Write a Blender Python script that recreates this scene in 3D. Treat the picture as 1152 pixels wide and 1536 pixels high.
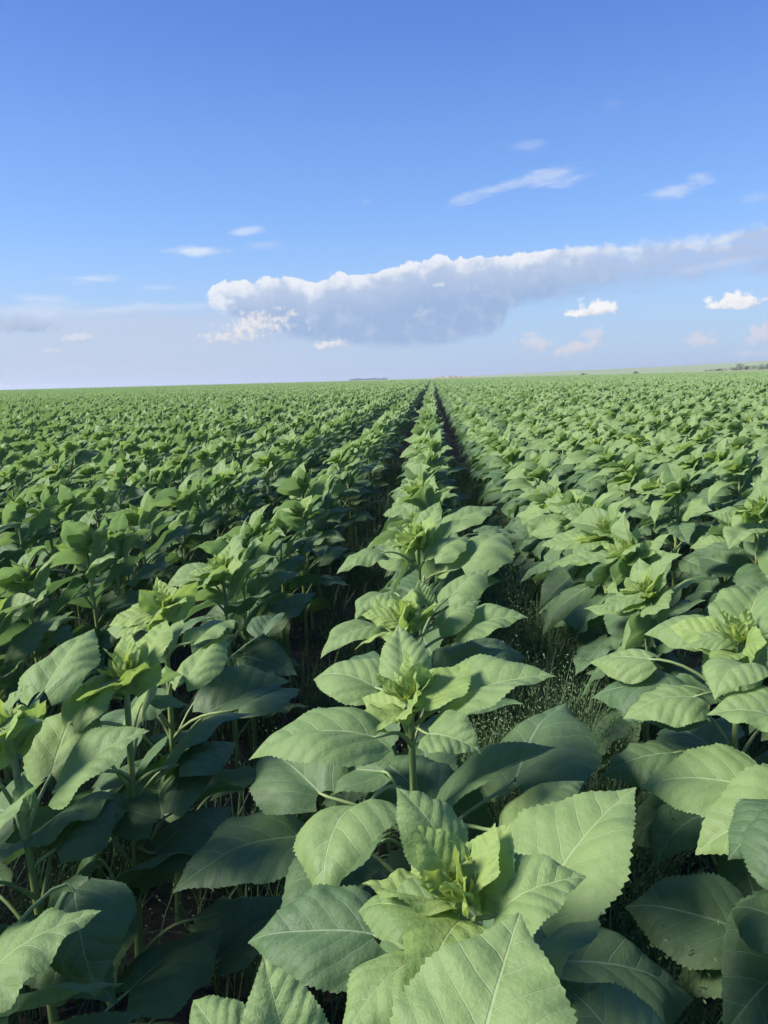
import bpy, math, random
from mathutils import Vector, Matrix, Euler, Quaternion

for o in list(bpy.data.objects):
    bpy.data.objects.remove(o)
SC = bpy.context.scene
COL = SC.collection
R = math.radians
random.seed(7)

# ------------------------------------------------------------------ camera
F = 1109.0                       # focal length in photo pixels (1152 x 1536)
CAMZ = 1.6
YAW, PITCH, ROLL = R(3.9), R(10.2), R(1.49)
cf = Vector((-math.sin(YAW) * math.cos(PITCH), math.cos(YAW) * math.cos(PITCH), -math.sin(PITCH)))
r0 = Vector((math.cos(YAW), math.sin(YAW), 0))
u0 = r0.cross(cf)
cr = r0 * math.cos(ROLL) - u0 * math.sin(ROLL)
cu = u0 * math.cos(ROLL) + r0 * math.sin(ROLL)
CAM = Vector((0, 0, CAMZ))
cam_d = bpy.data.cameras.new('camera')
cam_d.sensor_fit = 'VERTICAL'
cam_d.angle = 2 * math.atan(768 / F)
cam_d.clip_start = 0.05
cam_d.clip_end = 20000
cam = bpy.data.objects.new('camera', cam_d)
COL.objects.link(cam)
cam.matrix_world = Matrix(((cr.x, cu.x, -cf.x, 0), (cr.y, cu.y, -cf.y, 0), (cr.z, cu.z, -cf.z, CAMZ), (0, 0, 0, 1)))
SC.camera = cam


def ray(x, y):
    return cf + cr * ((x - 576) / F) - cu * ((y - 768) / F)


def at(x, y, z):
    d = ray(x, y)
    return CAM + d * ((z - CAMZ) / d.z)


def px(P):
    v = Vector(P) - CAM
    k = v.dot(cf)
    if k < 0.05:
        return None
    return 576 + F * v.dot(cr) / k, 768 - F * v.dot(cu) / k


def azel(x, y):
    d = ray(x, y).normalized()
    return math.atan2(d.x, d.y), math.asin(d.z)


# ------------------------------------------------------------------ light
SUN_AZ, SUN_EL = R(-103), R(38)          # to the left and a little behind the viewer, veiled
sun_dir = Vector((math.sin(SUN_AZ) * math.cos(SUN_EL), math.cos(SUN_AZ) * math.cos(SUN_EL), math.sin(SUN_EL)))
sl = bpy.data.lights.new('sun', 'SUN')
sl.energy = 3.7
sl.angle = R(20)
sl.color = (1.0, 0.93, 0.82)
so = bpy.data.objects.new('sun', sl)
COL.objects.link(so)
so.location = (-20, 10, 20)
so.rotation_euler = (-sun_dir).to_track_quat('-Z', 'Y').to_euler()

SC.view_settings.view_transform = 'Standard'
SC.view_settings.look = 'None'
SC.view_settings.exposure = 1.15
SC.view_settings.gamma = 1.0
SC.cycles.use_denoising = True
SC.cycles.adaptive_threshold = 0.025
SC.cycles.max_bounces = 5
SC.cycles.diffuse_bounces = 3
SC.cycles.transmission_bounces = 3
SC.cycles.caustics_reflective = False
SC.cycles.caustics_refractive = False


# ------------------------------------------------------------------ node helpers
class NT:
    def __init__(self, nt):
        self.nt = nt
        self.n = nt.nodes
        self.l = nt.links

    def node(self, t, **kw):
        n = self.n.new(t)
        for k, v in kw.items():
            setattr(n, k, v)
        return n

    def put(self, sock, v):
        if hasattr(v, 'is_output'):
            self.l.new(v, sock)
        elif v is not None:
            if isinstance(v, (tuple, list)) and len(v) == 3 and sock.type == 'RGBA':
                v = (*v, 1)
            sock.default_value = v

    def m(self, op, a, b=None, c=None, clamp=False):
        n = self.node('ShaderNodeMath', operation=op, use_clamp=clamp)
        for i, v in enumerate((a, b, c)):
            if v is not None:
                self.put(n.inputs[i], v)
        return n.outputs[0]

    def vm(self, op, a, b=None):
        n = self.node('ShaderNodeVectorMath', operation=op)
        self.put(n.inputs[0], a)
        if b is not None:
            self.put(n.inputs[1], b)
        return n.outputs[0]

    def sstep(self, v, a, b, lo=0.0, hi=1.0):
        n = self.node('ShaderNodeMapRange', interpolation_type='SMOOTHSTEP')
        self.put(n.inputs[0], v)
        self.put(n.inputs[1], a)
        self.put(n.inputs[2], b)
        self.put(n.inputs[3], lo)
        self.put(n.inputs[4], hi)
        return n.outputs[0]

    def mix(self, f, a, b, blend='MIX'):
        n = self.node('ShaderNodeMix', data_type='RGBA', blend_type=blend)
        self.put(n.inputs[0], f)
        self.put(n.inputs[6], a)
        self.put(n.inputs[7], b)
        return n.outputs[2]

    def noise(self, vec, scale, detail=4.0, rough=0.55, dist=0.0, dims='3D', w=0.0):
        n = self.node('ShaderNodeTexNoise', noise_dimensions=dims)
        if vec is not None:
            self.put(n.inputs['Vector'], vec)
        n.inputs['Scale'].default_value = scale
        n.inputs['Detail'].default_value = detail
        n.inputs['Roughness'].default_value = rough
        n.inputs['Distortion'].default_value = dist
        return n.outputs[0]


def lin(r, g, b):
    f = lambda c: (c / 255) / 12.92 if c / 255 <= 0.04045 else ((c / 255 + 0.055) / 1.055) ** 2.4
    return (f(r), f(g), f(b))


# ------------------------------------------------------------------ sky and clouds (world)
W = bpy.data.worlds.new('World')
SC.world = W
W.use_nodes = True
W.node_tree.nodes.clear()
w = NT(W.node_tree)
geo = w.node('ShaderNodeNewGeometry')
tc = w.node('ShaderNodeTexCoord')
DIR = w.vm('NORMALIZE', tc.outputs['Generated'])
sep = w.node('ShaderNodeSeparateXYZ')
w.put(sep.inputs[0], DIR)
DEG = 180 / math.pi
AZ = w.m('MULTIPLY', w.m('ARCTAN2', sep.outputs[0], sep.outputs[1]), DEG)
EL = w.m('MULTIPLY', w.m('ARCSINE', sep.outputs[2]), DEG)
comb = w.node('ShaderNodeCombineXYZ')
w.put(comb.inputs[0], AZ)
w.put(comb.inputs[1], EL)
AE = comb.outputs[0]
cs = w.node('ShaderNodeCombineXYZ')
w.put(cs.inputs[0], w.m('MULTIPLY', AZ, 0.28))
w.put(cs.inputs[1], w.m('ADD', EL, w.m('MULTIPLY', AZ, -0.02)))
AES = cs.outputs[0]

SKY_STR = 0.09
sky = w.node('ShaderNodeTexSky', sky_type='NISHITA')
sky.sun_disc = False
sky.sun_elevation = SUN_EL
sky.sun_rotation = SUN_AZ
sky.altitude = 100
sky.air_density = 1.0
sky.dust_density = 0.6
sky.ozone_density = 2.2
K = 1.0 / SKY_STR / (2 ** SC.view_settings.exposure)      # photo colour -> value before strength and exposure


def ph(r, g, b):
    c = lin(r, g, b)
    return (c[0] * K, c[1] * K, c[2] * K)


# the clear air: the sky model, thickening to a pale band of haze near the horizon
SKYTINT = (0.61, 0.77, 1.09)
base = w.mix(1.0, sky.outputs[0], SKYTINT, 'MULTIPLY')
deep = w.mix(w.sstep(EL, 4.0, 14.0), ph(160, 199, 240), ph(132, 180, 243))
deep = w.mix(w.sstep(EL, 9.0, 26.0), deep, ph(80, 127, 219))
deep = w.mix(w.sstep(EL, 26.0, 70.0), deep, ph(62, 104, 200))
base = w.mix(0.62, base, deep)
hz = w.sstep(EL, -1.0, 12.0, 1.0, 0.0)
base = w.mix(w.m('MULTIPLY', w.m('POWER', hz, 1.3), 0.72), base, ph(184, 203, 226))


def puff_group():
    """one small cloud, placed by its direction: soft ellipse broken up by noise, paler above"""
    g = bpy.data.node_groups.new('small_cloud', 'ShaderNodeTree')
    for nm, t in (('col', 'Color'), ('az', 'Float'), ('el', 'Float'), ('nz', 'Float'), ('a', 'Float'), ('e', 'Float'), ('rx', 'Float'), ('ry', 'Float'),
                  ('c', 'Float'), ('s', 'Float'), ('op', 'Float'), ('soft', 'Float'), ('k', 'Float'), ('lift', 'Float'), ('white', 'Color'), ('shade', 'Color')):
        g.interface.new_socket(nm, in_out='INPUT', socket_type='NodeSocket' + t)
    g.interface.new_socket('col', in_out='OUTPUT', socket_type='NodeSocketColor')
    k = NT(g)
    I = k.node('NodeGroupInput').outputs
    da = k.m('SUBTRACT', I['az'], I['a'])
    de = k.m('SUBTRACT', I['el'], I['e'])
    p = k.m('DIVIDE', k.m('ADD', k.m('MULTIPLY', da, I['c']), k.m('MULTIPLY', de, I['s'])), I['rx'])
    q = k.m('DIVIDE', k.m('SUBTRACT', k.m('MULTIPLY', de, I['c']), k.m('MULTIPLY', da, I['s'])), I['ry'])
    q2 = k.m('MULTIPLY', q, k.m('MULTIPLY_ADD', k.sstep(q, 0.2, -0.2), I['lift'], 1.0))
    d = k.m('SUBTRACT', 1.0, k.m('SQRT', k.m('ADD', k.m('MULTIPLY', p, p), k.m('MULTIPLY', q2, q2))))
    d = k.m('MULTIPLY_ADD', I['nz'], I['k'], d)
    mk = k.m('MULTIPLY', k.sstep(d, 0.0, I['soft']), I['op'])
    lt = k.sstep(k.m('MULTIPLY_ADD', I['nz'], 2.2, k.m('MULTIPLY_ADD', p, -0.25, q)), -0.75, 0.35)
    o = k.node('NodeGroupOutput')
    k.l.new(k.mix(mk, I['col'], k.mix(lt, I['shade'], I['white'])), o.inputs[0])
    return g


PG = puff_group()
peach = (238, 226, 226)
# x, y, half width, half height (photo px), opacity, light, shade, softness, raggedness, tilt, noise, flat base
PUFFS = [
    (890, 468, 40, 18, 1.0, (250, 250, 250), (196, 206, 224), 0.42, 2.3, 0, 'd', 1.4),
    (1104, 456, 40, 17, 1.0, (250, 250, 250), (190, 202, 222), 0.42, 2.3, 0, 'd', 1.4),
    (800, 517, 30, 20, 0.5, peach, (190, 204, 226), 0.7, 2.6, -20, 'c', 0),
    (868, 523, 40, 13, 0.62, peach, (190, 204, 226), 0.6, 2.3, 12, 'c', 0),
    (890, 508, 22, 18, 0.5, peach, (190, 204, 226), 0.7, 2.4, 30, 'c', 0),
    (1050, 511, 24, 13, 0.55, peach, (190, 204, 226), 0.6, 2.4, 0, 'c', 0),
    (1142, 505, 20, 20, 0.55, peach, (190, 204, 226), 0.6, 2.4, 0, 'c', 0),
    (1130, 532, 30, 6, 0.35, peach, (190, 204, 226), 0.6, 2.0, 0, 'c', 0),
    (388, 490, 66, 26, 0.85, (243, 238, 236), (172, 193, 222), 0.9, 3.0, 6, 'c', 0),
    (350, 508, 50, 16, 0.6, (240, 234, 234), (180, 198, 224), 0.9, 2.8, 0, 'c', 0),
    (498, 517, 32, 10, 0.85, (244, 240, 236), (176, 196, 222), 0.7, 2.0, 4, 'c', 0),
    (660, 428, 12, 5, 0.75, (236, 240, 248), (176, 196, 222), 0.8, 1.6, 0, 'c', 0),
    (632, 472, 14, 9, 0.35, (226, 232, 244), (176, 196, 222), 0.9, 2.2, 0, 'c', 0),
    (38, 490, 46, 15, 0.85, (182, 198, 222), (152, 178, 212), 0.6, 1.8, 0, 'c', 0.6),
    (120, 507, 22, 8, 0.65, (232, 230, 236), (180, 198, 222), 0.6, 2.0, 0, 'c', 0),
    (80, 527, 18, 5, 0.55, (228, 228, 236), (180, 198, 222), 0.6, 1.8, 0, 'c', 0),
    (742, 284, 80, 12, 0.62, (214, 226, 248), (190, 210, 246), 1.0, 2.4, 15, 's', 0),
    (832, 262, 62, 12, 0.55, (214, 226, 248), (190, 210, 246), 1.0, 2.4, 8, 's', 0),
    (862, 268, 44, 11, 0.6, (220, 230, 250), (190, 210, 246), 1.0, 2.2, 10, 's', 0),
    (1022, 282, 54, 14, 0.6, (216, 228, 248), (190, 210, 246), 1.0, 2.4, 8, 's', 0),
    (795, 219, 38, 10, 0.35, (190, 208, 246), (180, 202, 244), 1.0, 2.4, 0, 's', 0),
    (920, 155, 20, 12, 0.12, (190, 208, 246), (180, 202, 244), 1.0, 2.4, 0, 's', 0),
    (1138, 296, 30, 8, 0.4, (206, 222, 248), (190, 210, 246), 1.0, 2.2, 4, 's', 0),
    (305, 377, 62, 9, 0.8, (226, 236, 250), (200, 218, 246), 0.9, 2.0, 2, 's', 0),
    (392, 369, 46, 8, 0.3, (214, 228, 250), (200, 218, 246), 1.0, 2.2, 4, 's', 0),
    (376, 347, 34, 8, 0.62, (220, 232, 250), (196, 216, 248), 0.9, 2.0, 6, 's', 0),
    (140, 419, 56, 9, 0.6, (222, 232, 248), (196, 216, 246), 1.0, 2.2, 2, 's', 0),
    (70, 450, 62, 8, 0.5, (222, 232, 248), (196, 216, 246), 1.0, 2.2, -3, 's', 0),
    (242, 432, 34, 5, 0.35, (222, 232, 248), (196, 216, 246), 1.0, 2.0, 0, 's', 0),
    (210, 464, 130, 10, 0.5, (220, 228, 244), (196, 212, 240), 1.0, 2.4, 3, 's', 0),
    (60, 468, 120, 14, 0.5, (216, 225, 242), (196, 212, 240), 1.0, 2.4, 0, 's', 0),
    (1090, 396, 70, 9, 0.45, (214, 222, 244), (190, 205, 238), 1.0, 2.2, 3, 's', 0),
    (550, 302, 12, 5, 0.22, (200, 216, 248), (196, 216, 246), 1.0, 2.0, 0, 's', 0),
]
NZ = {'d': w.m('SUBTRACT', w.noise(AE, 1.35, 5.0, 0.5, 0.1), 0.5),
      'c': w.m('SUBTRACT', w.noise(AE, 1.9, 5.0, 0.55, 0.2), 0.5),
      's': w.m('SUBTRACT', w.noise(AES, 1.1, 5.0, 0.62, 0.3), 0.5)}
n_big = w.noise(AE, 0.38, 4.0, 0.6)
n_bil = w.noise(AE, 0.95, 5.0, 0.52, 0.2)
nb = w.m('SUBTRACT', n_big, 0.5)
nf = w.m('SUBTRACT', n_bil, 0.5)
ns = NZ['s']


def curve(pts, a0, a1, emax):
    n = w.node('ShaderNodeFloatCurve')
    cm = n.mapping
    c = cm.curves[0]
    P = []
    for (x, y) in pts:
        a, e = azel(x, y)
        P.append(((math.degrees(a) - a0) / (a1 - a0), math.degrees(e) / emax))
    P.sort()
    c.points[0].location = P[0]
    c.points[1].location = P[-1]
    for p in P[1:-1]:
        c.points.new(*p)
    for p in c.points:
        p.handle_type = 'AUTO'
    cm.extend = 'HORIZONTAL'
    cm.update()
    w.put(n.inputs['Value'], w.m('DIVIDE', w.m('SUBTRACT', AZ, a0), a1 - a0))
    return w.m('MULTIPLY', n.outputs[0], emax)


def azd(x, y=440):
    return math.degrees(azel(x, y)[0])


def veil(col):
    # low pale veil over the left of the horizon, ending before the back of the sky
    v = w.m('MULTIPLY', w.sstep(AZ, 4.0, -20.0), w.sstep(AZ, -58.0, -45.0))
    v = w.m('MULTIPLY', v, w.m('MULTIPLY', w.sstep(w.m('ADD', EL, w.m('MULTIPLY', ns, 2.4)), 5.9, 4.4), 0.62))
    return w.mix(v, col, ph(197, 207, 227))


T = curve([(306, 440), (318, 430), (345, 421), (400, 417), (448, 414), (466, 425), (500, 411), (560, 407), (605, 396),
           (655, 383), (700, 386), (780, 378), (860, 369), (940, 359), (1040, 348), (1152, 330), (1300, 305)], -20, 36, 14)
B = curve([(306, 450), (330, 466), (370, 484), (430, 506), (540, 516), (650, 517), (720, 503), (752, 488), (768, 462),
           (840, 452), (950, 440), (1050, 426), (1152, 416), (1300, 400)], -20, 36, 14)


def anvil(col):
    # the long anvil cloud: lit rim along its top, blue-grey body
    dT = w.m('ADD', w.m('SUBTRACT', T, EL), w.m('ADD', w.m('MULTIPLY', nf, 1.5), w.m('MULTIPLY', nb, 0.5)))
    dB = w.m('ADD', w.m('SUBTRACT', EL, B), w.m('ADD', w.m('MULTIPLY', ns, 1.2), w.m('MULTIPLY', nb, 1.0)))
    mT = w.sstep(dT, 0.0, w.sstep(AZ, 6.0, 18.0, 0.14, 0.8))
    mB = w.sstep(dB, -0.35, w.sstep(AZ, 4.0, 14.0, 0.45, 1.5))
    endL = w.sstep(w.m('ADD', AZ, w.m('MULTIPLY', nf, 3.0)), azd(307), azd(317))
    wisp = w.m('SUBTRACT', 1.0, w.m('MULTIPLY', w.sstep(AZ, 8.0, 17.0), w.m('MULTIPLY', w.sstep(w.m('ADD', ns, 0.5), 0.62, 0.36), 0.45)))
    mask = w.m('MULTIPLY', w.m('MULTIPLY', mT, mB), w.m('MULTIPLY', endL, wisp))
    mask = w.m('MULTIPLY', mask, w.sstep(AZ, 46.0, 34.0))
    rimw = w.m('ADD', w.m('SUBTRACT', dT, w.m('MULTIPLY', nf, 3.4)), w.m('MULTIPLY', nb, 3.0))
    rim = w.m('MULTIPLY', w.sstep(rimw, 1.35, 0.0), w.sstep(AZ, 8.0, 18.0, 1.0, 0.72))
    sh = w.sstep(w.m('ADD', AZ, w.m('MULTIPLY', nf, 6.0)), azd(350), azd(314))
    rim = w.m('MAXIMUM', rim, w.m('MULTIPLY', sh, 0.9))
    # billows: softly modelled greys that deepen towards the flat underside
    low = w.sstep(w.m('ADD', dT, w.m('MULTIPLY', nb, 2.5)), 0.4, 3.4)
    body = w.mix(low, ph(188, 204, 230), ph(155, 182, 219))
    body = w.mix(w.m('MULTIPLY', w.sstep(w.m('ADD', n_bil, w.m('MULTIPLY', nb, 0.6)), 0.45, 0.75), 0.5), body, ph(198, 211, 233))
    body = w.mix(w.m('MULTIPLY', w.sstep(AZ, 9.0, 16.0), 0.5), body, ph(182, 197, 228))
    return w.mix(w.m('MULTIPLY', mask, 0.95), col, w.mix(rim, body, ph(240, 243, 249)))


def puffs(col, x0, x1):
    for (x, y, rx, ry, op, wh, sd, soft, k, tilt, nz, lift) in PUFFS:
        if x + rx * 1.9 < x0 or x - rx * 1.9 > x1:
            continue
        a, e = azel(x, y)
        g = w.node('ShaderNodeGroup')
        g.node_tree = PG
        for nm, v in (('col', col), ('az', AZ), ('el', EL), ('nz', NZ[nz]), ('a', math.degrees(a)), ('e', math.degrees(e)), ('rx', rx * DEG / F), ('ry', ry * DEG / F),
                      ('c', math.cos(R(tilt))), ('s', math.sin(R(tilt))), ('op', op), ('soft', soft), ('k', k), ('lift', lift), ('white', ph(*wh)), ('shade', ph(*sd))):
            w.put(g.inputs[nm], v)
        col = g.outputs[0]
    return col


def background(col):
    b = w.node('ShaderNodeBackground')
    w.put(b.inputs[0], col)
    b.inputs[1].default_value = SKY_STR
    return b.outputs[0]


def choose(f, a, b):
    m_ = w.node('ShaderNodeMixShader')
    w.put(m_.inputs[0], f)
    w.l.new(a, m_.inputs[1])
    w.l.new(b, m_.inputs[2])
    return m_.outputs[0]


X1, X2 = 290, 725
left = background(puffs(veil(base), -999, X1))
midl = background(puffs(anvil(veil(base)), X1, X2))
rght = background(puffs(anvil(veil(base)), X2, 9999))
cloudy = choose(w.m('GREATER_THAN', AZ, azd(X2)), choose(w.m('GREATER_THAN', AZ, azd(X1)), left, midl), rght)
inside = w.m('MULTIPLY', w.m('LESS_THAN', w.m('ABSOLUTE', AZ), 60.0), w.m('MULTIPLY', w.m('GREATER_THAN', EL, -3.0), w.m('LESS_THAN', EL, 24.0)))
wo = w.node('ShaderNodeOutputWorld')
w.l.new(choose(inside, background(base), cloudy), wo.inputs[0])
W.cycles.sampling_method = 'MANUAL'
W.cycles.sample_map_resolution = 256


# ------------------------------------------------------------------ materials
def new_mat(name):
    m = bpy.data.materials.new(name)
    m.use_nodes = True
    m.node_tree.nodes.clear()
    k = NT(m.node_tree)
    out = k.node('ShaderNodeOutputMaterial')
    return m, k, out


def leaf_material(name, dark, lite, vein, trans, tmix=0.3, rough=0.56, veinw=1.0, far=False):
    m, k, out = new_mat(name)
    uv = k.node('ShaderNodeUVMap')
    uv.uv_map = 'UVMap'
    s = k.node('ShaderNodeSeparateXYZ')
    k.put(s.inputs[0], uv.outputs[0])
    X = k.m('SUBTRACT', s.outputs[0], 0.5)
    Y = s.outputs[1]
    aX = k.m('ABSOLUTE', X)
    wob = 0.0 if far else k.m('SUBTRACT', k.noise(uv.outputs[0], 5.0, 1.0), 0.5)
    # midrib
    wm = k.m('MULTIPLY_ADD', Y, -0.010 * veinw, 0.014 * veinw)
    mid = k.sstep(aX, wm, k.m('MULTIPLY', wm, 0.35))
    # side veins leave the midrib at an angle and sweep towards the tip
    side = k.m('MULTIPLY', k.m('SIGN', X), 0.22)
    p = k.m('SUBTRACT', Y, k.m('MULTIPLY', aX, 0.85))
    p = k.m('ADD', p, k.m('MULTIPLY', k.m('MULTIPLY', aX, aX), -0.55))
    p = k.m('ADD', p, k.m('MULTIPLY', wob, 0.06))
    ph_ = k.m('ADD', k.m('MULTIPLY', p, 5.6), side)
    fr = k.m('ABSOLUTE', k.m('SUBTRACT', k.m('FRACT', ph_), 0.5))       # 0 on a vein
    wv = k.m('MULTIPLY_ADD', aX, -0.07 * veinw, 0.05 * veinw)
    sec = k.m('MULTIPLY', k.sstep(fr, wv, k.m('MULTIPLY', wv, 0.3)), k.sstep(aX, 0.42, 0.2, 0.15, 0.8))
    vo = k.node('ShaderNodeTexVoronoi', feature='DISTANCE_TO_EDGE')
    k.put(vo.inputs['Vector'], uv.outputs[0])
    vo.inputs['Scale'].default_value = 26
    ret = k.sstep(vo.outputs['Distance'], 0.07, 0.0)
    vmask = k.m('MAXIMUM', mid, sec)
    oi = k.node('ShaderNodeObjectInfo')
    rnd = oi.outputs['Random']
    tco = k.node('ShaderNodeTexCoord')
    big = k.noise(tco.outputs['Object'], 3.2, 1.0 if far else 3.0, 0.6)
    t = k.m('ADD', k.m('MULTIPLY', rnd, 0.55), k.m('MULTIPLY', k.sstep(big, 0.3, 0.7), 0.45))
    c = k.mix(t, dark, lite)
    if not far:
        c = k.mix(k.m('MULTIPLY', ret, 0.13), c, vein)
        # dusty pale freckles
        fk = k.sstep(k.noise(uv.outputs[0], 60.0, 1.0), 0.66, 0.76)
        c = k.mix(k.m('MULTIPLY', fk, 0.12), c, vein)
    c = k.mix(k.m('MULTIPLY', k.m('MAXIMUM', mid, k.m('MULTIPLY', sec, 0.62)), 0.85), c, vein)
    # yellowed, scorched spots here and there
    if not far:
        sp = k.sstep(k.noise(tco.outputs['Object'], 7.0, 3.0, 0.6), 0.66, 0.78)
        c = k.mix(k.m('MULTIPLY', k.m('MULTIPLY', sp, k.sstep(rnd, 0.55, 1.0)), 0.45), c, (0.24, 0.25, 0.09))
    bs = k.node('ShaderNodeBsdfPrincipled')
    k.put(bs.inputs['Base Color'], c)
    k.put(bs.inputs['Roughness'], k.sstep(big, 0.3, 0.7, rough - 0.07, rough + 0.1))
    bs.inputs['Specular IOR Level'].default_value = 0.3
    # quilted relief between the veins
    if not far:
        hgt = k.m('MULTIPLY_ADD', vmask, -0.6, k.m('MULTIPLY', k.sstep(fr, 0.0, 0.45), 0.55))
        hgt = k.m('MULTIPLY_ADD', k.noise(uv.outputs[0], 18.0, 3.0, 0.6), 0.9, hgt)
        bp = k.node('ShaderNodeBump')
        bp.inputs['Strength'].default_value = 0.42
        bp.inputs['Distance'].default_value = 0.006
        k.put(bp.inputs['Height'], hgt)
        k.l.new(bp.outputs[0], bs.inputs['Normal'])
    tr = k.node('ShaderNodeBsdfTranslucent')
    k.put(tr.inputs[0], k.mix(k.m('MULTIPLY', vmask, 0.5), trans, tuple(q * 0.55 for q in trans)))
    mx = k.node('ShaderNodeMixShader')
    mx.inputs[0].default_value = tmix
    k.l.new(bs.outputs[0], mx.inputs[1])
    k.l.new(tr.outputs[0], mx.inputs[2])
    k.l.new(mx.outputs[0], out.inputs[0])
    return m


KINDS = {
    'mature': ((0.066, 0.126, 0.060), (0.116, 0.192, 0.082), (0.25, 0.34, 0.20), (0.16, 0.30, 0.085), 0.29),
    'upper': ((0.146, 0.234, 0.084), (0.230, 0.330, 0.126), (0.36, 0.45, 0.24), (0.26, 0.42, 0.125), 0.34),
    'young': ((0.205, 0.310, 0.090), (0.285, 0.390, 0.120), (0.40, 0.48, 0.23), (0.37, 0.53, 0.11), 0.36),
    'heart': ((0.235, 0.345, 0.105), (0.305, 0.405, 0.125), (0.40, 0.48, 0.18), (0.42, 0.56, 0.10), 0.38),
}
MATS = {}
for nm_, a_ in KINDS.items():
    MATS['hi', nm_] = leaf_material('leaf_' + nm_, *a_)
    MATS['mid', nm_] = leaf_material('leaf_%s_plain' % nm_, *a_, far=True)
M_LEAF, M_UPPER, M_YOUNG = MATS['hi', 'mature'], MATS['hi', 'upper'], MATS['hi', 'young']


def simple_mat(name, a, b, scale=20.0, rough=0.6, bump=0.0, trans=None, stretch=(1, 1, 1)):
    m, k, out = new_mat(name)
    tco = k.node('ShaderNodeTexCoord')
    mp = k.node('ShaderNodeMapping')
    k.put(mp.inputs[0], tco.outputs['Object'])
    mp.inputs['Scale'].default_value = stretch
    nz = k.noise(mp.outputs[0], scale, 5.0, 0.6)
    oi = k.node('ShaderNodeObjectInfo')
    f = k.m('ADD', k.m('MULTIPLY', k.sstep(nz, 0.3, 0.7), 0.65), k.m('MULTIPLY', oi.outputs['Random'], 0.35))
    bs = k.node('ShaderNodeBsdfPrincipled')
    k.put(bs.inputs['Base Color'], k.mix(f, a, b))
    bs.inputs['Roughness'].default_value = rough
    bs.inputs['Specular IOR Level'].default_value = 0.3
    if bump:
        bp = k.node('ShaderNodeBump')
        bp.inputs['Strength'].default_value = 0.8
        bp.inputs['Distance'].default_value = bump
        k.put(bp.inputs['Height'], nz)
        k.l.new(bp.outputs[0], bs.inputs['Normal'])
    if trans:
        tr = k.node('ShaderNodeBsdfTranslucent')
        tr.inputs[0].default_value = (*trans, 1)
        mx = k.node('ShaderNodeMixShader')
        mx.inputs[0].default_value = 0.25
        k.l.new(bs.outputs[0], mx.inputs[1])
        k.l.new(tr.outputs[0], mx.inputs[2])
        k.l.new(mx.outputs[0], out.inputs[0])
    else:
        k.l.new(bs.outputs[0], out.inputs[0])
    return m


M_STEM = simple_mat('stem_green', (0.14, 0.20, 0.065), (0.24, 0.31, 0.12), 18, 0.55, 0.001, stretch=(6, 6, 0.6))
M_PET = simple_mat('petiole_green', (0.16, 0.23, 0.09), (0.25, 0.32, 0.14), 30, 0.5)
M_BUD = simple_mat('bud_green', (0.24, 0.35, 0.09), (0.34, 0.42, 0.10), 40, 0.55, trans=(0.5, 0.55, 0.08))
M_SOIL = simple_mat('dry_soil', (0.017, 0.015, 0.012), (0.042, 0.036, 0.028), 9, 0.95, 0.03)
M_FAR = simple_mat('pale_crop', (0.21, 0.27, 0.11), (0.31, 0.35, 0.16), 0.008, 0.9)
M_DRY = simple_mat('dry_bank', (0.26, 0.21, 0.13), (0.36, 0.31, 0.20), 0.25, 0.95)
M_BUSH = simple_mat('bush_leaves', (0.035, 0.062, 0.030), (0.075, 0.115, 0.045), 1.2, 0.7, trans=(0.08, 0.14, 0.03))
M_BELT = simple_mat('belt_leaves_hazed', (0.17, 0.18, 0.11), (0.26, 0.25, 0.16), 0.05, 0.8)  # foliage paled: fading by distance haze is put into the colour
M_BARK = simple_mat('bark', (0.06, 0.05, 0.04), (0.12, 0.10, 0.08), 8, 0.9)
M_WEED = simple_mat('weed_green', (0.045, 0.10, 0.045), (0.095, 0.165, 0.07), 6, 0.6, trans=(0.12, 0.2, 0.04))
M_SEED = simple_mat('weed_seed', (0.075, 0.125, 0.055), (0.14, 0.20, 0.09), 30, 0.7)


# ------------------------------------------------------------------ mesh helpers
def mesh(name, V, Fc, mats, smooth=True, fm=None, uvs=None):
    me = bpy.data.meshes.new(name)
    me.from_pydata([tuple(v) for v in V], [], Fc)
    for m in mats:
        me.materials.append(m)
    if smooth:
        me.polygons.foreach_set('use_smooth', [True] * len(Fc))
    if fm:
        me.polygons.foreach_set('material_index', fm)
    if uvs is not None:
        l = me.uv_layers.new(name='UVMap')
        buf = []
        for f in Fc:
            for i in f:
                buf += uvs[i]
        l.data.foreach_set('uv', buf)
    me.update()
    return me


def obj(name, me, parent=None, mat=None):
    o = bpy.data.objects.new(name, me)
    COL.objects.link(o)
    if parent is not None:
        o.parent = parent
    if mat is not None:
        o.matrix_local = mat
    return o


def tag(o, label=None, cat=None, group=None, kind=None):
    if label:
        o['label'] = label
    if cat:
        o['category'] = cat
    if group:
        o['group'] = group
    if kind:
        o['kind'] = kind
    return o


def tube(V, Fc, pts, radii, n=6, cap=True, ridge=0.0):
    b = len(V)
    prev = None
    for i, p in enumerate(pts):
        t = (pts[min(i + 1, len(pts) - 1)] - pts[max(i - 1, 0)]).normalized()
        if prev is None:
            a = t.orthogonal().normalized()
        else:
            a = (prev - t * prev.dot(t)).normalized()
        prev = a
        c = t.cross(a)
        for j in range(n):
            an = 2 * math.pi * j / n
            rr = radii[i] * (1 + (ridge if j % 2 else -ridge))
            V.append(p + a * (math.cos(an) * rr) + c * (math.sin(an) * rr))
    for i in range(len(pts) - 1):
        for j in range(n):
            Fc.append((b + i * n + j, b + i * n + (j + 1) % n, b + (i + 1) * n + (j + 1) % n, b + (i + 1) * n + j))
    if cap:
        Fc.append(tuple(b + (len(pts) - 1) * n + j for j in range(n)))


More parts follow.
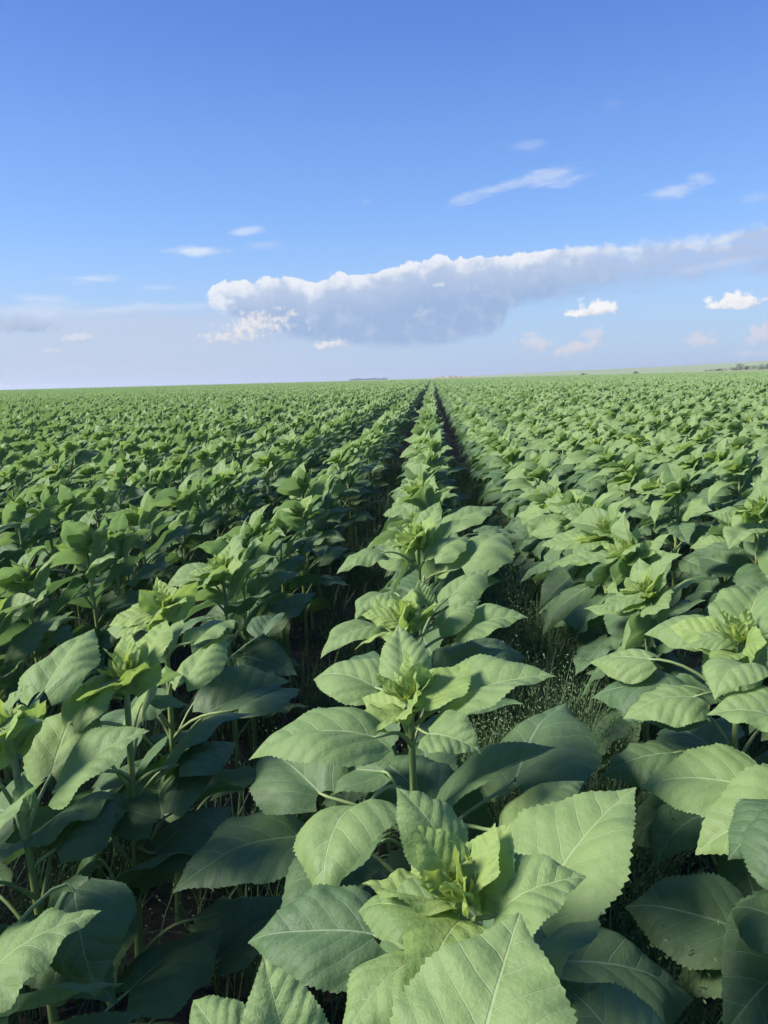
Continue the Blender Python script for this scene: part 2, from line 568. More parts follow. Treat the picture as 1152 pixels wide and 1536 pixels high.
PROF = [(0, .30), (.05, .64), (.12, .87), (.22, .985), (.31, 1.0), (.45, .935), (.6, .75), (.73, .505), (.84, .275), (.92, .125), (.97, .045), (1, 0.0)]
PROFN = [(0, .34), (.08, .60), (.2, .86), (.35, 1.0), (.5, .95), (.65, .74), (.8, .43), (.9, .2), (.96, .08), (1, 0.0)]


def prof(v, P):
    for (a, x), (b, y) in zip(P, P[1:]):
        if v <= b:
            t = (v - a) / (b - a)
            return x + (y - x) * t
    return 0.0


def leaf_geo(rs, nl, nw, ratio=0.40, fold=0.25, droop=60, cup=0.2, wave=0.03, teeth=0.05, twist=0.0, narrow=False, base_up=None):
    """unit leaf: base at the origin, tip at (0,1,0), upper face +Z.
    Returns verts, faces, uvs"""
    P = PROFN if narrow else PROF
    back = 0.05 if narrow else 0.13
    # curved midline
    up = R(droop * 0.5 if base_up is None else base_up)
    ys, zs, an = [0.0], [0.0], [up]
    for i in range(nl):
        v = (i + 0.5) / nl
        a = up - R(droop) * v ** 1.15
        ys.append(ys[-1] + math.cos(a) / nl)
        zs.append(zs[-1] + math.sin(a) / nl)
        an.append(up - R(droop) * ((i + 1) / nl) ** 1.15)
    L = math.hypot(ys[-1], zs[-1])
    rot = math.atan2(zs[-1], ys[-1])
    cr_, sr_ = math.cos(-rot), math.sin(-rot)
    mid = [((y * cr_ - z * sr_) / L, (y * sr_ + z * cr_) / L) for y, z in zip(ys, zs)]
    an = [a - rot for a in an]
    k1, k2 = rs.uniform(2.0, 3.6), rs.uniform(2.0, 3.6)
    p1, p2 = rs.uniform(0, 6.28), rs.uniform(0, 6.28)
    asym = rs.uniform(-0.06, 0.06)
    q1, q2, q3 = rs.uniform(0, 6.28), rs.uniform(0, 6.28), rs.uniform(5, 9)
    V, UV, Fc = [], [], []
    N = 2 * nw + 1
    for i in range(nl + 1):
        v = i / nl
        wv = prof(v, P) * ratio
        ca, sa = math.cos(an[i]), math.sin(an[i])
        tooth = 0.0
        if 0 < i < nl:
            tooth = (teeth * rs.uniform(0.35, 1.35) if i % 2 else teeth * rs.uniform(-.4, .15))
        for j in range(N):
            u = (j - nw) / nw
            au = abs(u)
            x = u * wv * (1 + asym * (1 if u > 0 else -1))
            yy = -back * au ** 1.6 * (1 - v) ** 5
            if au == 1 and i < nl:
                x *= 1 + tooth
                yy += max(tooth, 0) * ratio * 0.5
            flatx, flaty = x, v + yy
            h = wv * (fold * au - cup * u * u)
            h += wave * u * u * math.sin(6.283 * v * (k1 if u > 0 else k2) + (p1 if u > 0 else p2)) * min(1, 4 * (1 - v))
            phs = ((flaty - 0.85 * abs(flatx)) - 0.55 * flatx * flatx) * 5.6 + (0.22 if flatx > 0 else -0.22)
            h += 0.016 * math.sin(q3 * flatx * 1.4 + q1) * math.sin(q3 * flaty + q2) * min(1, 3 * (1 - v))
            h += 0.010 * (abs(math.sin(math.pi * (phs - 0.5))) ** 0.6) * min(1, au * 3) * (1 - au ** 4) * min(1, wv / ratio * 1.3)
            tw = twist * v
            x2 = x * math.cos(tw) - h * math.sin(tw)
            h2 = x * math.sin(tw) + h * math.cos(tw)
            V.append((x2, mid[i][0] + yy * ca - h2 * sa, mid[i][1] + yy * sa + h2 * ca))
            UV.append((flatx + 0.5, flaty))
    for i in range(nl):
        for j in range(N - 1):
            a = i * N + j
            Fc.append((a, a + 1, a + N + 1, a + N))
    return V, Fc, UV


def leaf_mesh(name, rs, nl, nw, mats, **kw):
    V, Fc, UV = leaf_geo(rs, nl, nw, **kw)
    return mesh(name, V, Fc, mats, uvs=UV)


def rand_leaf_kw(rs):
    return dict(ratio=rs.uniform(0.32, 0.41), fold=rs.uniform(0.3, 0.8), droop=rs.uniform(0, 75), cup=rs.uniform(0.2, 0.7),
                wave=rs.uniform(0.012, 0.04), twist=rs.uniform(-0.35, 0.35))


rs = random.Random(3)
LEAVES = {}
for lod, nl, nw, cnt in (('hi', 40, 5, 12), ('mid', 18, 3, 10)):
    for mt in ('mature', 'upper'):
        LEAVES[lod, mt] = [leaf_mesh('leaf_' + mt, rs, nl, nw, [MATS[lod, mt]], teeth=0.045 if lod == 'hi' else 0.022, **rand_leaf_kw(rs)) for _ in range(cnt)]
    for yk in ('young', 'heart'):
        LEAVES[lod, yk] = [leaf_mesh('leaf_' + yk, rs, 34 if lod == 'hi' else 12, 4 if lod == 'hi' else 2, [MATS[lod, yk]], ratio=rs.uniform(0.29, 0.40) if yk == 'young' else rs.uniform(.2, .3),
                                     fold=rs.uniform(0.3, 0.7), droop=rs.uniform(-25, 50), cup=rs.uniform(.1, .5), wave=rs.uniform(0.02, 0.045), teeth=0.06 if lod == 'hi' else 0.03,
                                     narrow=True, twist=rs.uniform(-0.3, 0.3)) for _ in range(8)]


def bud_geo(rs, n=16):
    """the closed flower head: a small dome ringed by pointed bracts"""
    V, Fc = [], []
    rings = [(0.010, 0.0), (0.016, 0.008), (0.014, 0.017), (0.007, 0.023)]
    for r_, z in rings:
        for j in range(8):
            a = j * math.pi / 4
            V.append(Vector((r_ * math.cos(a), r_ * math.sin(a), z)))
    for i in range(3):
        for j in range(8):
            Fc.append((i * 8 + j, i * 8 + (j + 1) % 8, (i + 1) * 8 + (j + 1) % 8, (i + 1) * 8 + j))
    Fc.append(tuple(24 + j for j in range(8)))
    for kx in range(n):
        a = 2.4 * kx + rs.uniform(-.2, .2)
        el = R(rs.uniform(28, 82))
        L = rs.uniform(0.022, 0.045)
        d = Vector((math.cos(a) * math.cos(el), math.sin(a) * math.cos(el), math.sin(el)))
        s = Vector((-math.sin(a), math.cos(a), 0))
        up = s.cross(d)
        o = Vector((0.012 * math.cos(a), 0.012 * math.sin(a), 0.006))
        b = len(V)
        for t, wd, lift in ((0, .5, 0), (.35, 1, -.04), (.7, .6, .02), (1, .04, .16)):
            for sg in (-1, 0, 1):
                V.append(o + d * (t * L) + s * (sg * wd * L * 0.2) + up * ((lift + abs(sg) * .06) * -L))
        for i in range(3):
            for j in range(2):
                q = b + i * 3 + j
                Fc.append((q, q + 1, q + 4, q + 3))
    return V, Fc


BUDS = []
for i in range(5):
    V, Fc = bud_geo(rs)
    BUDS.append(mesh('flower_bud', V, Fc, [M_BUD]))

TILT = Matrix.Rotation(R(-24), 3, 'Y')      # the whole crop leans its blades to the sun on the left


def frame(d, n):
    """3x3 with local +Y along d and local +Z near n"""
    d = d.normalized()
    n = (n - d * n.dot(d))
    n = n.normalized() if n.length > 1e-5 else d.orthogonal().normalized()
    x = d.cross(n)
    return Matrix((x, d, n)).transposed()


def petiole_pts(a, b, d, seg=7):
    """from the stem (a) out to the blade base (b), arriving along d"""
    L = (b - a).length
    out = Vector((b.x - a.x, b.y - a.y, 0))
    out = out.normalized() if out.length > 1e-4 else Vector((d.x, d.y, 0.01)).normalized()
    c1 = a + out * L * 0.32 + Vector((0, 0, 0.42)) * L
    c2 = b - d.normalized() * L * 0.22
    pts = []
    for i in range(seg):
        t = i / (seg - 1)
        q = (1 - t)
        pts.append(a * q ** 3 + c1 * (3 * q * q * t) + c2 * (3 * q * t * t) + b * t ** 3)
    return pts


def stem_curve(h, lean, bend):
    def f(t):
        return Vector((lean.x * t + bend.x * math.sin(3.1 * t), lean.y * t + bend.y * math.sin(3.1 * t), h * t))
    return f


def plan_plant(rs, h=0.92, nleaf=18, skip=()):
    """a plant in numbers: stem curve and its leaves (attach, base, dir, normal, length, width, age, variant)"""
    sc = h / 0.92
    f = stem_curve(h, Vector((rs.gauss(-0.015, .02), rs.gauss(0, .02), 0)), Vector((rs.gauss(0, .008), rs.gauss(0, .008), 0)))
    a0 = rs.uniform(0, 6.28)
    LV = []
    for k in range(nleaf):
        t = k / (nleaf - 1)
        az = a0 + k * 2.399 + rs.uniform(-.3, .3)
        hz_ = 0.26 + 0.72 * t ** 0.72
        A = f(min(hz_, 0.985))
        pl = (0.116 * (1 - t) ** 0.6 + 0.03) * rs.uniform(.8, 1.2) * sc
        out = Vector((math.cos(az), math.sin(az), 0))
        pe = R(rs.uniform(32, 52) + 12 * t)
        Bp = A + out * (pl * math.cos(pe)) + Vector((0, 0, pl * math.sin(pe)))
        beta = R(-18 + 50 * t ** 1.5 + rs.gauss(0, 9))
        d = Vector((math.cos(beta) * out.x, math.cos(beta) * out.y, math.sin(beta)))
        n = Vector((-math.sin(beta) * out.x, -math.sin(beta) * out.y, math.cos(beta)))
        tl = Matrix.Rotation(R(-rs.uniform(14, 34) - 16 * t), 3, 'Y') @ Matrix.Rotation(R(rs.uniform(-6, 14)), 3, 'X')
        d, n = tl @ d, tl @ n
        n = Matrix.Rotation(R(rs.gauss(0, 14)), 3, d) @ n
        L = (0.236 - 0.084 * max(0, t - 0.45) / 0.55) * rs.uniform(.85, 1.15) * sc
        if t < 0.12:
            L *= 0.8
        LV.append((A, Bp, d, n, L, rs.uniform(.9, 1.1), 'mature' if t < 0.6 else 'upper', rs.randrange(1000)))
    top = f(1.0)
    YL = []
    for k in range(14):
        az = a0 + 1 + k * 2.399
        if k < 8:
            beta, L = R(rs.uniform(8, 46)), rs.uniform(.085, .135)
        else:
            beta, L = R(rs.uniform(50, 84)), rs.uniform(.045, .085)
        out = Vector((math.cos(az), math.sin(az), 0))
        d = TILT @ Vector((math.cos(beta) * out.x, math.cos(beta) * out.y, math.sin(beta)))
        n = TILT @ Vector((-math.sin(beta) * out.x, -math.sin(beta) * out.y, math.cos(beta)))
        n = Matrix.Rotation(R(rs.gauss(0, 25)), 3, d) @ n
        YL.append((top + out * 0.012 + Vector((0, 0, -0.045 + 0.004 * k)), d, n, L * sc, rs.randrange(1000)))
    return f, h, LV, YL


def build_plant(P, loc, label, group, near, hero=None, bud_tilt=None):
    """a sunflower thing: stem, leaves (> petiole), young leaves, bud"""
    f, h, LV, YL = P
    o = bpy.data.objects.new('sunflower_plant', None)
    o.empty_display_size = 0.1
    COL.objects.link(o)
    o.location = loc
    tag(o, label, 'sunflower', group)
    lod = 'hi' if near else 'mid'
    V, Fc = [], []
    n = 9 if near else 3
    pts = [f(i / n) for i in range(n + 1)]
    tube(V, Fc, pts, [0.0112 - 0.0052 * (i / n) for i in range(n + 1)], 10 if near else 6, True, 0.06 if near else 0.0)
    if not near:
        for (A, Bp, d, nn, L, wd, age, vi) in LV:
            tube(V, Fc, petiole_pts(A, Bp, d, 4), [0.0046, 0.0042, 0.0036, 0.0030], 4, False)
    st = obj('stem', mesh('stem', V, Fc, [M_STEM]), o)
    for (A, Bp, d, nn, L, wd, age, vi) in LV:
        if isinstance(vi, bpy.types.Mesh):
            me = vi
        else:
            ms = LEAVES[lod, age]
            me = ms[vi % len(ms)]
        M3 = frame(d, nn) @ Matrix.Diagonal((L * wd, L, L))
        M4 = Matrix.Translation(Bp) @ M3.to_4x4()
        lf = obj('leaf', me, o, M4)
        if near:
            V, Fc = [], []
            tip = Bp + d.normalized() * 0.012
            pp = petiole_pts(A, Bp, d, 8)
            rr = 0.0048 if L > 0.15 else 0.0036
            tube(V, Fc, pp + [tip], [rr * (1.25 if i == 0 else 1.0 - 0.055 * i) for i in range(8)] + [0.001], 6, True)
            pt = bpy.data.objects.new('petiole', mesh('petiole', V, Fc, [M_PET]))
            COL.objects.link(pt)
            pt.parent = lf
            pt.matrix_parent_inverse = M4.inverted()
    for (Bp, d, nn, L, vi) in (YL if near else YL[:10]):
        ms = LEAVES[lod, 'heart' if L < 0.085 else 'young']
        M4 = Matrix.Translation(Bp) @ (frame(d, nn) @ Matrix.Diagonal((L, L, L))).to_4x4()
        obj('young_leaf', ms[vi % len(ms)], o, M4)
    top = f(1.0)
    obj('flower_bud', BUDS[int(abs(loc[0] * 37 + loc[1] * 91)) % 5], o, Matrix.Translation(top + Vector((0, 0, -0.004))) @ Matrix.Rotation(R(-18), 4, 'Y') @ Matrix.Scale(0.95, 4))
    return o


# ------------------------------------------------------------------ terrain
FIELD_END = 350.0
HILL = [(-60, 0), (-3, 0.0), (0, 0.15), (2.7, 0.75), (10.6, 4.6), (17.5, 6.8), (24.5, 11.0), (32, 13), (60, 15)]     # degrees -> photo px above the flat horizon


def hill_px(a):
    for (p, x), (q, y) in zip(HILL, HILL[1:]):
        if a <= q:
            t = (a - p) / (q - p)
            t = t * t * (3 - 2 * t) if p < -3 else t
            return x + (y - x) * t
    return HILL[-1][1]


def ground_z(az, r):
    top = hill_px(math.degrees(az)) / F * 1500.0 + (CAMZ if math.degrees(az) > -2 else 0.6) * min(1, max(0, (math.degrees(az) + 3) / 4))
    t = min(1, max(0, (r - FIELD_END) / (1500 - FIELD_END)))
    z = top * (t * t * (3 - 2 * t)) ** 0.8
    if r > 1500:
        z -= (r - 1500) * 0.003
    return z


def polar(name, rr, m, a0=-math.pi, a1=math.pi, na=180, bumpy=False):
    V, Fc = [], []
    for r_ in rr:
        for i in range(na + 1):
            a = a0 + (a1 - a0) * i / na
            z = ground_z(a, r_)
            V.append((r_ * math.sin(a), r_ * math.cos(a), z))
    for k in range(len(rr) - 1):
        for i in range(na):
            q = k * (na + 1) + i
            Fc.append((q, q + na + 1, q + na + 2, q + 1))
    o = obj(name, mesh(name, V, Fc, [m]))
    return tag(o, kind='structure')


# soil sheet near the viewer: fine grid with low ridges along the rows
def soil():
    V, Fc = [], []
    xs = [-FIELD_END * 1.5, -120, -40, -14] + [-8 + 0.12 * i for i in range(134)] + [14, 40, 120, FIELD_END * 1.5]
    ys = [-60, -10] + [-1 + 0.16 * i for i in range(90)] + [16, 22, 40, 80, 160, 260, FIELD_END * 1.5]
    r_ = random.Random(5)
    for y in ys:
        for x in xs:
            z = 0.0
            if abs(x) < 8 and -1 < y < 13.3:
                z = 0.035 * math.cos(2 * math.pi * (x + 0.05) / 0.73) + r_.uniform(-.012, .012)
            V.append((x, y, z - 0.03))
    n = len(xs)
    for j in range(len(ys) - 1):
        for i in range(n - 1):
            q = j * n + i
            Fc.append((q, q + 1, q + n + 1, q + n))
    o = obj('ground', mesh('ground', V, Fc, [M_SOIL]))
    tag(o, kind='structure')


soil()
polar('distant_field', [FIELD_END * 1.02, 400, 470, 560, 680, 820, 1000, 1200, 1400, 1500, 1700, 2200, 3000, 5000], M_FAR)

# dry earth bank where the rows end
V, Fc = [], []
r_ = random.Random(11)
nx, ny = 46, 5
for j in range(ny):
    for i in range(nx):
        t = i / (nx - 1)
        x = -4.5 + 34 * t
        prof_ = math.sin(math.pi * min(1, t * 1.0)) ** 0.5
        hh = (2.3 if t < 0.45 else 1.7) * prof_ * (0.75 + 0.4 * r_.random()) * math.sin(math.pi * j / (ny - 1))
        V.append((x, FIELD_END - 6 + j * 1.6, hh))
for j in range(ny - 1):
    for i in range(nx - 1):
        q = j * nx + i
        Fc.append((q, q + 1, q + nx + 1, q + nx))
tag(obj('earth_bank', mesh('earth_bank', V, Fc, [M_DRY])), kind='structure')
# ploughed strip under the bushes far right
V, Fc = [], []
for i in range(31):
    a = R(18.0 + 14 * i / 30)
    for r_ in (357, 366, 380):
        V.append((r_ * math.sin(a), r_ * math.cos(a), ground_z(a, r_) + (0.9 if r_ == 366 else 1.25 if r_ == 380 else 0)))
for i in range(30):
    for j in range(2):
        q = i * 3 + j
        Fc.append((q, q + 1, q + 4, q + 3))
tag(obj('ploughed_strip', mesh('ploughed_strip', V, Fc, [M_DRY])), kind='structure')


def bush(az, r_, h, wd, label, group, seed):
    rs = random.Random(seed)
    x, y, z = r_ * math.sin(az), r_ * math.cos(az), ground_z(az, r_)
    o = bpy.data.objects.new('bush', None)
    COL.objects.link(o)
    o.location = (x, y, z)
    tag(o, label, 'bush', group)
    V, Fc = [], []
    for k in range(3):
        a = rs.uniform(0, 6.28)
        tube(V, Fc, [Vector((0, 0, -0.2)), Vector((math.cos(a) * .2 * wd, math.sin(a) * .2 * wd, h * .5))], [0.09, 0.04], 5)
    obj('trunk', mesh('trunk', V, Fc, [M_BARK]), o)
    V, Fc = [], []
    lobes = [(rs.uniform(-.36, .36) * wd, rs.uniform(-.3, .3) * wd, rs.uniform(.35, .7) * h, rs.uniform(.22, .36)) for _ in range(7)]
    for k in range(900):
        lx, ly, lz, lr = rs.choice(lobes)
        d = Vector((rs.gauss(0, 1), rs.gauss(0, 1), rs.gauss(0, 1))).normalized() * rs.uniform(.55, 1) ** .5
        c = Vector((lx + d.x * lr * wd * .8, ly + d.y * lr * wd * .8, max(.05, lz + d.z * lr * h)))
        s = rs.uniform(.07, .16) * (h / 3) ** .5
        a = Vector((rs.gauss(0, 1), rs.gauss(0, 1), rs.gauss(0, 1))).normalized()
        b = a.orthogonal().normalized()
        q = len(V)
        V += [c - a * s, c + b * s * .6, c + a * s, c - b * s * .6]
        Fc.append((q, q + 1, q + 2, q + 3))
    obj('crown', mesh('crown', V, Fc, [M_BUSH], smooth=False), o)


def az_at(x):
    return azel(x, 560)[0]


rb = random.Random(21)
bx = [(1062, 1.6, 3.4), (1074, 1.7, 3.5), (1086, 1.8, 4.0), (1101, 2.0, 4.0), (1112, 3.2, 4.6), (1123, 2.4, 4.0), (1134, 2.6, 4.2), (1146, 3.0, 4.4), (1158, 3.2, 4.5)]
names = ['low scrubby bush at the left end of the hedge by the horizon', 'low bush second from the left in the far hedge', 'low spreading bush third from the left in the far hedge',
         'bush just left of the tallest dark bush in the far hedge', 'tallest dark rounded bush in the far hedge on the right horizon', 'bush just right of the tallest dark bush in the far hedge',
         'bush second to the right of the tallest one in the far hedge', 'bush close to the right edge of the picture in the far hedge', 'bush cut by the right edge of the picture in the far hedge']
for i, (x, h, wd) in enumerate(bx):
    bush(az_at(x), 384 + rb.uniform(-3, 6), h * 1.45, wd * 1.15, names[i], 'bushes of the far hedge on the right', 40 + i)
bush(az_at(875), 356, 2.0, 3.2, 'small lone dark bush above the crop right of the row ends', 'lone bushes at the field edge', 61)
bush(az_at(954), 356, 2.2, 3.0, 'small lone dark bush on the field edge midway to the right hedge', 'lone bushes at the field edge', 62)

# shelterbelt on the horizon, left of the row ends: reads as one mass
V, Fc = [], []
rb = random.Random(31)
for k in range(2600):
    a = az_at(rb.uniform(524, 581))
    r_ = 1450 + rb.uniform(-6, 6)
    z = ground_z(a, r_) + rb.uniform(0, 1) * (2.2 + 0.5 * math.sin(a * 300) + rb.uniform(-.5, .5))
    c = Vector((r_ * math.sin(a), r_ * math.cos(a), z + 0.6))
    A = Vector((rb.gauss(0, 1), rb.gauss(0, 1), rb.gauss(0, 1))).normalized()
    Bv = A.orthogonal().normalized()
    q = len(V)
    V += [c - A * .9, c + Bv * .7, c + A * .9, c - Bv * .7]
    Fc.append((q, q + 1, q + 2, q + 3))
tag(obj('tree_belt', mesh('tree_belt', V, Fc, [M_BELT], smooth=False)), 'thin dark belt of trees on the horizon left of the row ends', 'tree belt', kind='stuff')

# ------------------------------------------------------------------ the foreground plants, set leaf by leaf
# plant: stem foot (x, y), crown (x, y, z); leaf: base pixel + height, tip pixel + height, age, width, roll, leaf shape
HERO = {
    'N': ((-0.02, 0.43), (0.0, 0.45, 0.94), 'sunflower nearest the viewer, its broad pale leaf rising at the bottom edge', [
        (705, 1660, .96, 780, 1369, 1.04, 'upper', 1.25, 10, dict(fold=.12, droop=15, cup=.1)),
        (632, 1440, .93, 512, 1590, .90, 'upper', 1.0, 0, dict(fold=.1, droop=70, cup=.3)),
        (440, 1610, .95, 395, 1433, 1.03, 'upper', 1.0, 15, dict(fold=.25, droop=20, cup=.1)),
        (360, 1600, .88, 290, 1500, .90, 'upper', 1.0, 0, {}),
        (965, 1610, .80, 838, 1470, .82, 'mature', 1.15, 0, dict(fold=.15, droop=40)),
    ]),
    'A': ((0.03, 0.84), (0.03, 0.80, 0.985), 'bright green sunflower in the centre row, second from the viewer', [
        (672, 1292, 1.00, 594, 1181, 1.06, 'upper', 1.05, 20, dict(fold=.15, droop=50, cup=.25)),
        (655, 1376, .965, 537, 1367, .93, 'upper', 1.0, 0, dict(fold=.35, droop=45, cup=.45)),
        (742, 1374, .975, 880, 1316, 1.02, 'upper', 1.15, 0, dict(fold=.35, droop=40, cup=.2)),
        (706, 1334, 1.0, 743, 1234, 1.06, 'young', 1.0, 0, None),
        (558, 1403, .87, 372, 1414, .83, 'mature', .95, -8, dict(fold=.2, droop=35, cup=.25)),
        (805, 1362, .86, 954, 1181, .97, 'upper', 1.1, 0, dict(fold=.2, droop=18, cup=.1)),
        (841, 1442, .62, 1042, 1500, .52, 'mature', 1.1, 0, dict(fold=.2, droop=30)),
    ]),
    'B': ((-0.05, 1.36), (-0.05, 1.33, 1.0), 'bright green sunflower in the centre row, third from the viewer, yellow-green bud', [
        (562, 1106, .97, 373, 1140, .93, 'upper', .95, 0, dict(fold=.3, droop=50, cup=.35)),
        (664, 1062, .97, 835, 1015, 1.03, 'upper', 1.15, -4, dict(fold=.3, droop=25, cup=.1)),
        (644, 1102, .985, 722, 1131, .975, 'upper', 1.25, 0, dict(fold=.4, droop=50, cup=.2)),
        (612, 1028, 1.0, 597, 936, 1.09, 'upper', .9, 10, dict(fold=.3, droop=15)),
        (632, 1063, 1.0, 702, 993, 1.05, 'young', 1.2, 0, None),
        (565, 1032, .97, 470, 1020, .95, 'upper', 1.0, 0, dict(fold=.15, droop=50)),
        (770, 1170, .75, 848, 1055, .79, 'mature', 1.0, 0, dict(fold=.1, droop=20)),
        (640, 1200, .74, 560, 1140, .72, 'mature', 1.0, 0, dict(fold=.1, droop=35)),
        (768, 1240, .82, 876, 1172, .86, 'upper', 1.15, -10, dict(fold=.25, droop=30)),
        (550, 1214, .89, 488, 1369, .86, 'upper', 1.05, 0, dict(fold=.1, droop=95, cup=.35)),
        (457, 1252, .68, 258, 1340, .64, 'mature', 1.0, 0, dict(fold=.15, droop=35, cup=.2)),
        (480, 1190, .78, 400, 1130, .76, 'mature', 1.0, 0, {}),
    ]),
    'C': ((-0.08, 1.84), (-0.07, 1.80, 1.0), 'pale green sunflower in the centre row, fourth from the viewer', [
        (690, 948, .95, 792, 926, .99, 'upper', 1.1, 0, dict(fold=.35, droop=25)),
        (658, 940, .97, 721, 901, 1.02, 'upper', 1.1, 0, dict(fold=.3, droop=30)),
        (568, 942, .95, 481, 988, .90, 'upper', 1.0, 0, dict(fold=.25, droop=60, cup=.3)),
        (585, 893, .97, 533, 931, .93, 'upper', 1.0, 0, dict(fold=.2, droop=70)),
        (640, 905, 1.0, 628, 868, 1.07, 'upper', 1.0, 0, {}),
        (672, 897, .97, 735, 853, 1.03, 'upper', 1.1, 0, dict(fold=.3, droop=15)),
        (700, 975, .80, 790, 990, .72, 'mature', 1.1, 0, {}),
        (560, 1000, .80, 490, 1030, .72, 'mature', 1.1, 0, {}),
    ]),
    'D': ((-0.06, 2.78), (-0.06, 2.75, 1.0), 'sunflower in the centre row with one leaf pointing sharply right above the bare gap', [
        (690, 852, .92, 757, 799, .99, 'upper', 1.1, 0, dict(fold=.3, droop=15)),
        (651, 837, .95, 704, 806, 1.0, 'upper', 1.2, 0, dict(fold=.3, droop=35)),
        (573, 830, .96, 505, 861, .90, 'upper', 1.0, 0, dict(fold=.35, droop=40)),
        (676, 790, .97, 746, 760, 1.03, 'upper', 1.1, 0, dict(fold=.2, droop=15)),
        (640, 800, 1.0, 660, 752, 1.11, 'upper', 1.0, 0, {}),
        (720, 800, .88, 775, 801, .86, 'mature', 1.1, 0, {}),
    ]),
    'R': ((0.70, 1.68), (0.69, 1.64, 1.0), 'bright sunflower with yellow bud at the right edge, first row right of centre', [
        (1045, 1044, .90, 934, 1078, .85, 'upper', 1.1, 0, dict(fold=.15, droop=35)),
        (1018, 1030, .88, 887, 1047, .82, 'mature', 1.1, 0, dict(fold=.15, droop=30)),
        (1068, 945, .98, 966, 952, .94, 'upper', 1.15, 0, dict(fold=.1, droop=40)),
        (975, 989, .93, 884, 994, .89, 'upper', 1.0, 0, dict(fold=.25, droop=20)),
        (1124, 998, .985, 1072, 1050, .95, 'upper', 1.1, 0, dict(fold=.15, droop=70, cup=.3)),
        (1098, 958, 1.0, 1022, 972, .97, 'upper', .9, 0, dict(fold=.2, droop=35)),
        (1013, 1129, .72, 901, 1166, .66, 'mature', 1.1, 0, dict(fold=.1, droop=30)),
        (1120, 950, 1.0, 1148, 880, 1.07, 'upper', 1.1, 0, {}),
    ]),
    'R0': ((0.72, 1.20), (0.72, 1.17, 0.98), 'sunflower leaning in from the right edge below the yellow-budded one', [
        (1121, 1179, .82, 961, 1181, .75, 'upper', 1.1, 0, dict(fold=.1, droop=30, cup=.15)),
        (1180, 1080, .93, 1060, 1072, .92, 'upper', 1.1, 0, {}),
        (1200, 1225, .88, 1092, 1290, .82, 'mature', 1.3, 0, dict(fold=.1, droop=50)),
        (1105, 1394, .58, 937, 1361, .52, 'mature', 1.1, 0, dict(fold=.1, droop=30, cup=.15)),
        (1060, 1225, .62, 985, 1300, .55, 'mature', 1.0, 0, {}),
    ]),
    'R00': ((0.70, 0.78), (0.69, 0.76, 0.98), 'sunflower mostly beyond the right edge, one leaf showing near the bottom corner', [
        (1200, 1392, .75, 1097, 1365, .70, 'mature', 1.2, 0, dict(fold=.15, droop=40)),
        (1210, 1330, .85, 1160, 1200, .90, 'mature', 1.1, 0, {}),
    ]),
    'LA': ((-0.74, 1.52), (-0.66, 1.45, 0.99), 'sunflower left of centre with its tall bare stem in shade', [
        (92, 1182, .88, 224, 1096, .97, 'upper', 1.05, 6, dict(fold=.25, droop=30, cup=.15)),
        (109, 1082, .93, 197, 1008, .99, 'upper', 1.1, 8, dict(fold=.3, droop=45, cup=.3)),
        (214, 1000, 1.0, 250, 930, 1.07, 'young', 1.4, 0, None),
        (232, 1279, .60, 350, 1210, .58, 'mature', 1.1, 0, dict(fold=.1, droop=25)),
        (268, 1147, .78, 356, 1115, .76, 'mature', 1.1, 0, dict(fold=.2, droop=25)),
        (245, 1225, .68, 240, 1140, .66, 'mature', 1.0, 0, {}),
        (225, 1050, .88, 285, 1060, .84, 'mature', 1.0, 0, {}),
    ]),
    'LB': ((-0.78, 1.24), (-0.79, 1.23, 0.97), 'sunflower at the left edge with an upright translucent yellow-green leaf', [
        (65, 1037, 1.0, 142, 943, 1.06, 'upper', .95, 10, dict(fold=.3, droop=15)),
        (-30, 1130, .96, 68, 1080, 1.0, 'upper', 1.2, 0, dict(fold=.3, droop=35)),
        (10, 1075, .98, 50, 1025, 1.03, 'upper', 1.1, 0, {}),
        (83, 1274, .72, 177, 1198, .74, 'mature', 1.2, 0, dict(fold=.1, droop=40)),
        (45, 1210, .84, 35, 1160, .89, 'upper', .9, 0, {}),
    ]),
    'LC': ((-0.78, 1.92), (-0.74, 1.90, 1.0), 'sunflower left of centre, just behind the tall bare-stemmed one', [
        (357, 1064, .72, 453, 1035, .70, 'mature', 1.05, 0, dict(fold=.1, droop=25)),
        (277, 1022, .87, 341, 952, .93, 'upper', .9, 6, dict(fold=.3, droop=20)),
        (292, 962, .93, 360, 932, .94, 'upper', 1.2, 0, dict(fold=.35, droop=25)),
        (222, 925, .97, 160, 945, .92, 'upper', 1.2, 0, {}),
        (395, 950, .80, 425, 930, .80, 'mature', 1.1, 0, {}),
    ]),
    'LD': ((-0.74, 0.83), (-0.72, 0.82, 0.97), 'sunflower at the bottom left corner with one broad leaf reaching in', [
        (-45, 1490, .88, 152, 1366, .94, 'upper', 1.05, 0, dict(fold=.15, droop=30)),
        (112, 1338, .80, 148, 1492, .70, 'mature', 1.25, 0, dict(fold=.1, droop=30)),
        (192, 1488, .45, 335, 1395, .42, 'mature', 1.1, 0, dict(fold=.1, droop=25)),
        (330, 1440, .36, 470, 1350, .34, 'mature', 1.0, 0, {}),
    ]),
}
PX0 = -0.04
DX = 0.73
SP = 0.37
hr = random.Random(99)
used = []          # (row, y)
n_ind = 0
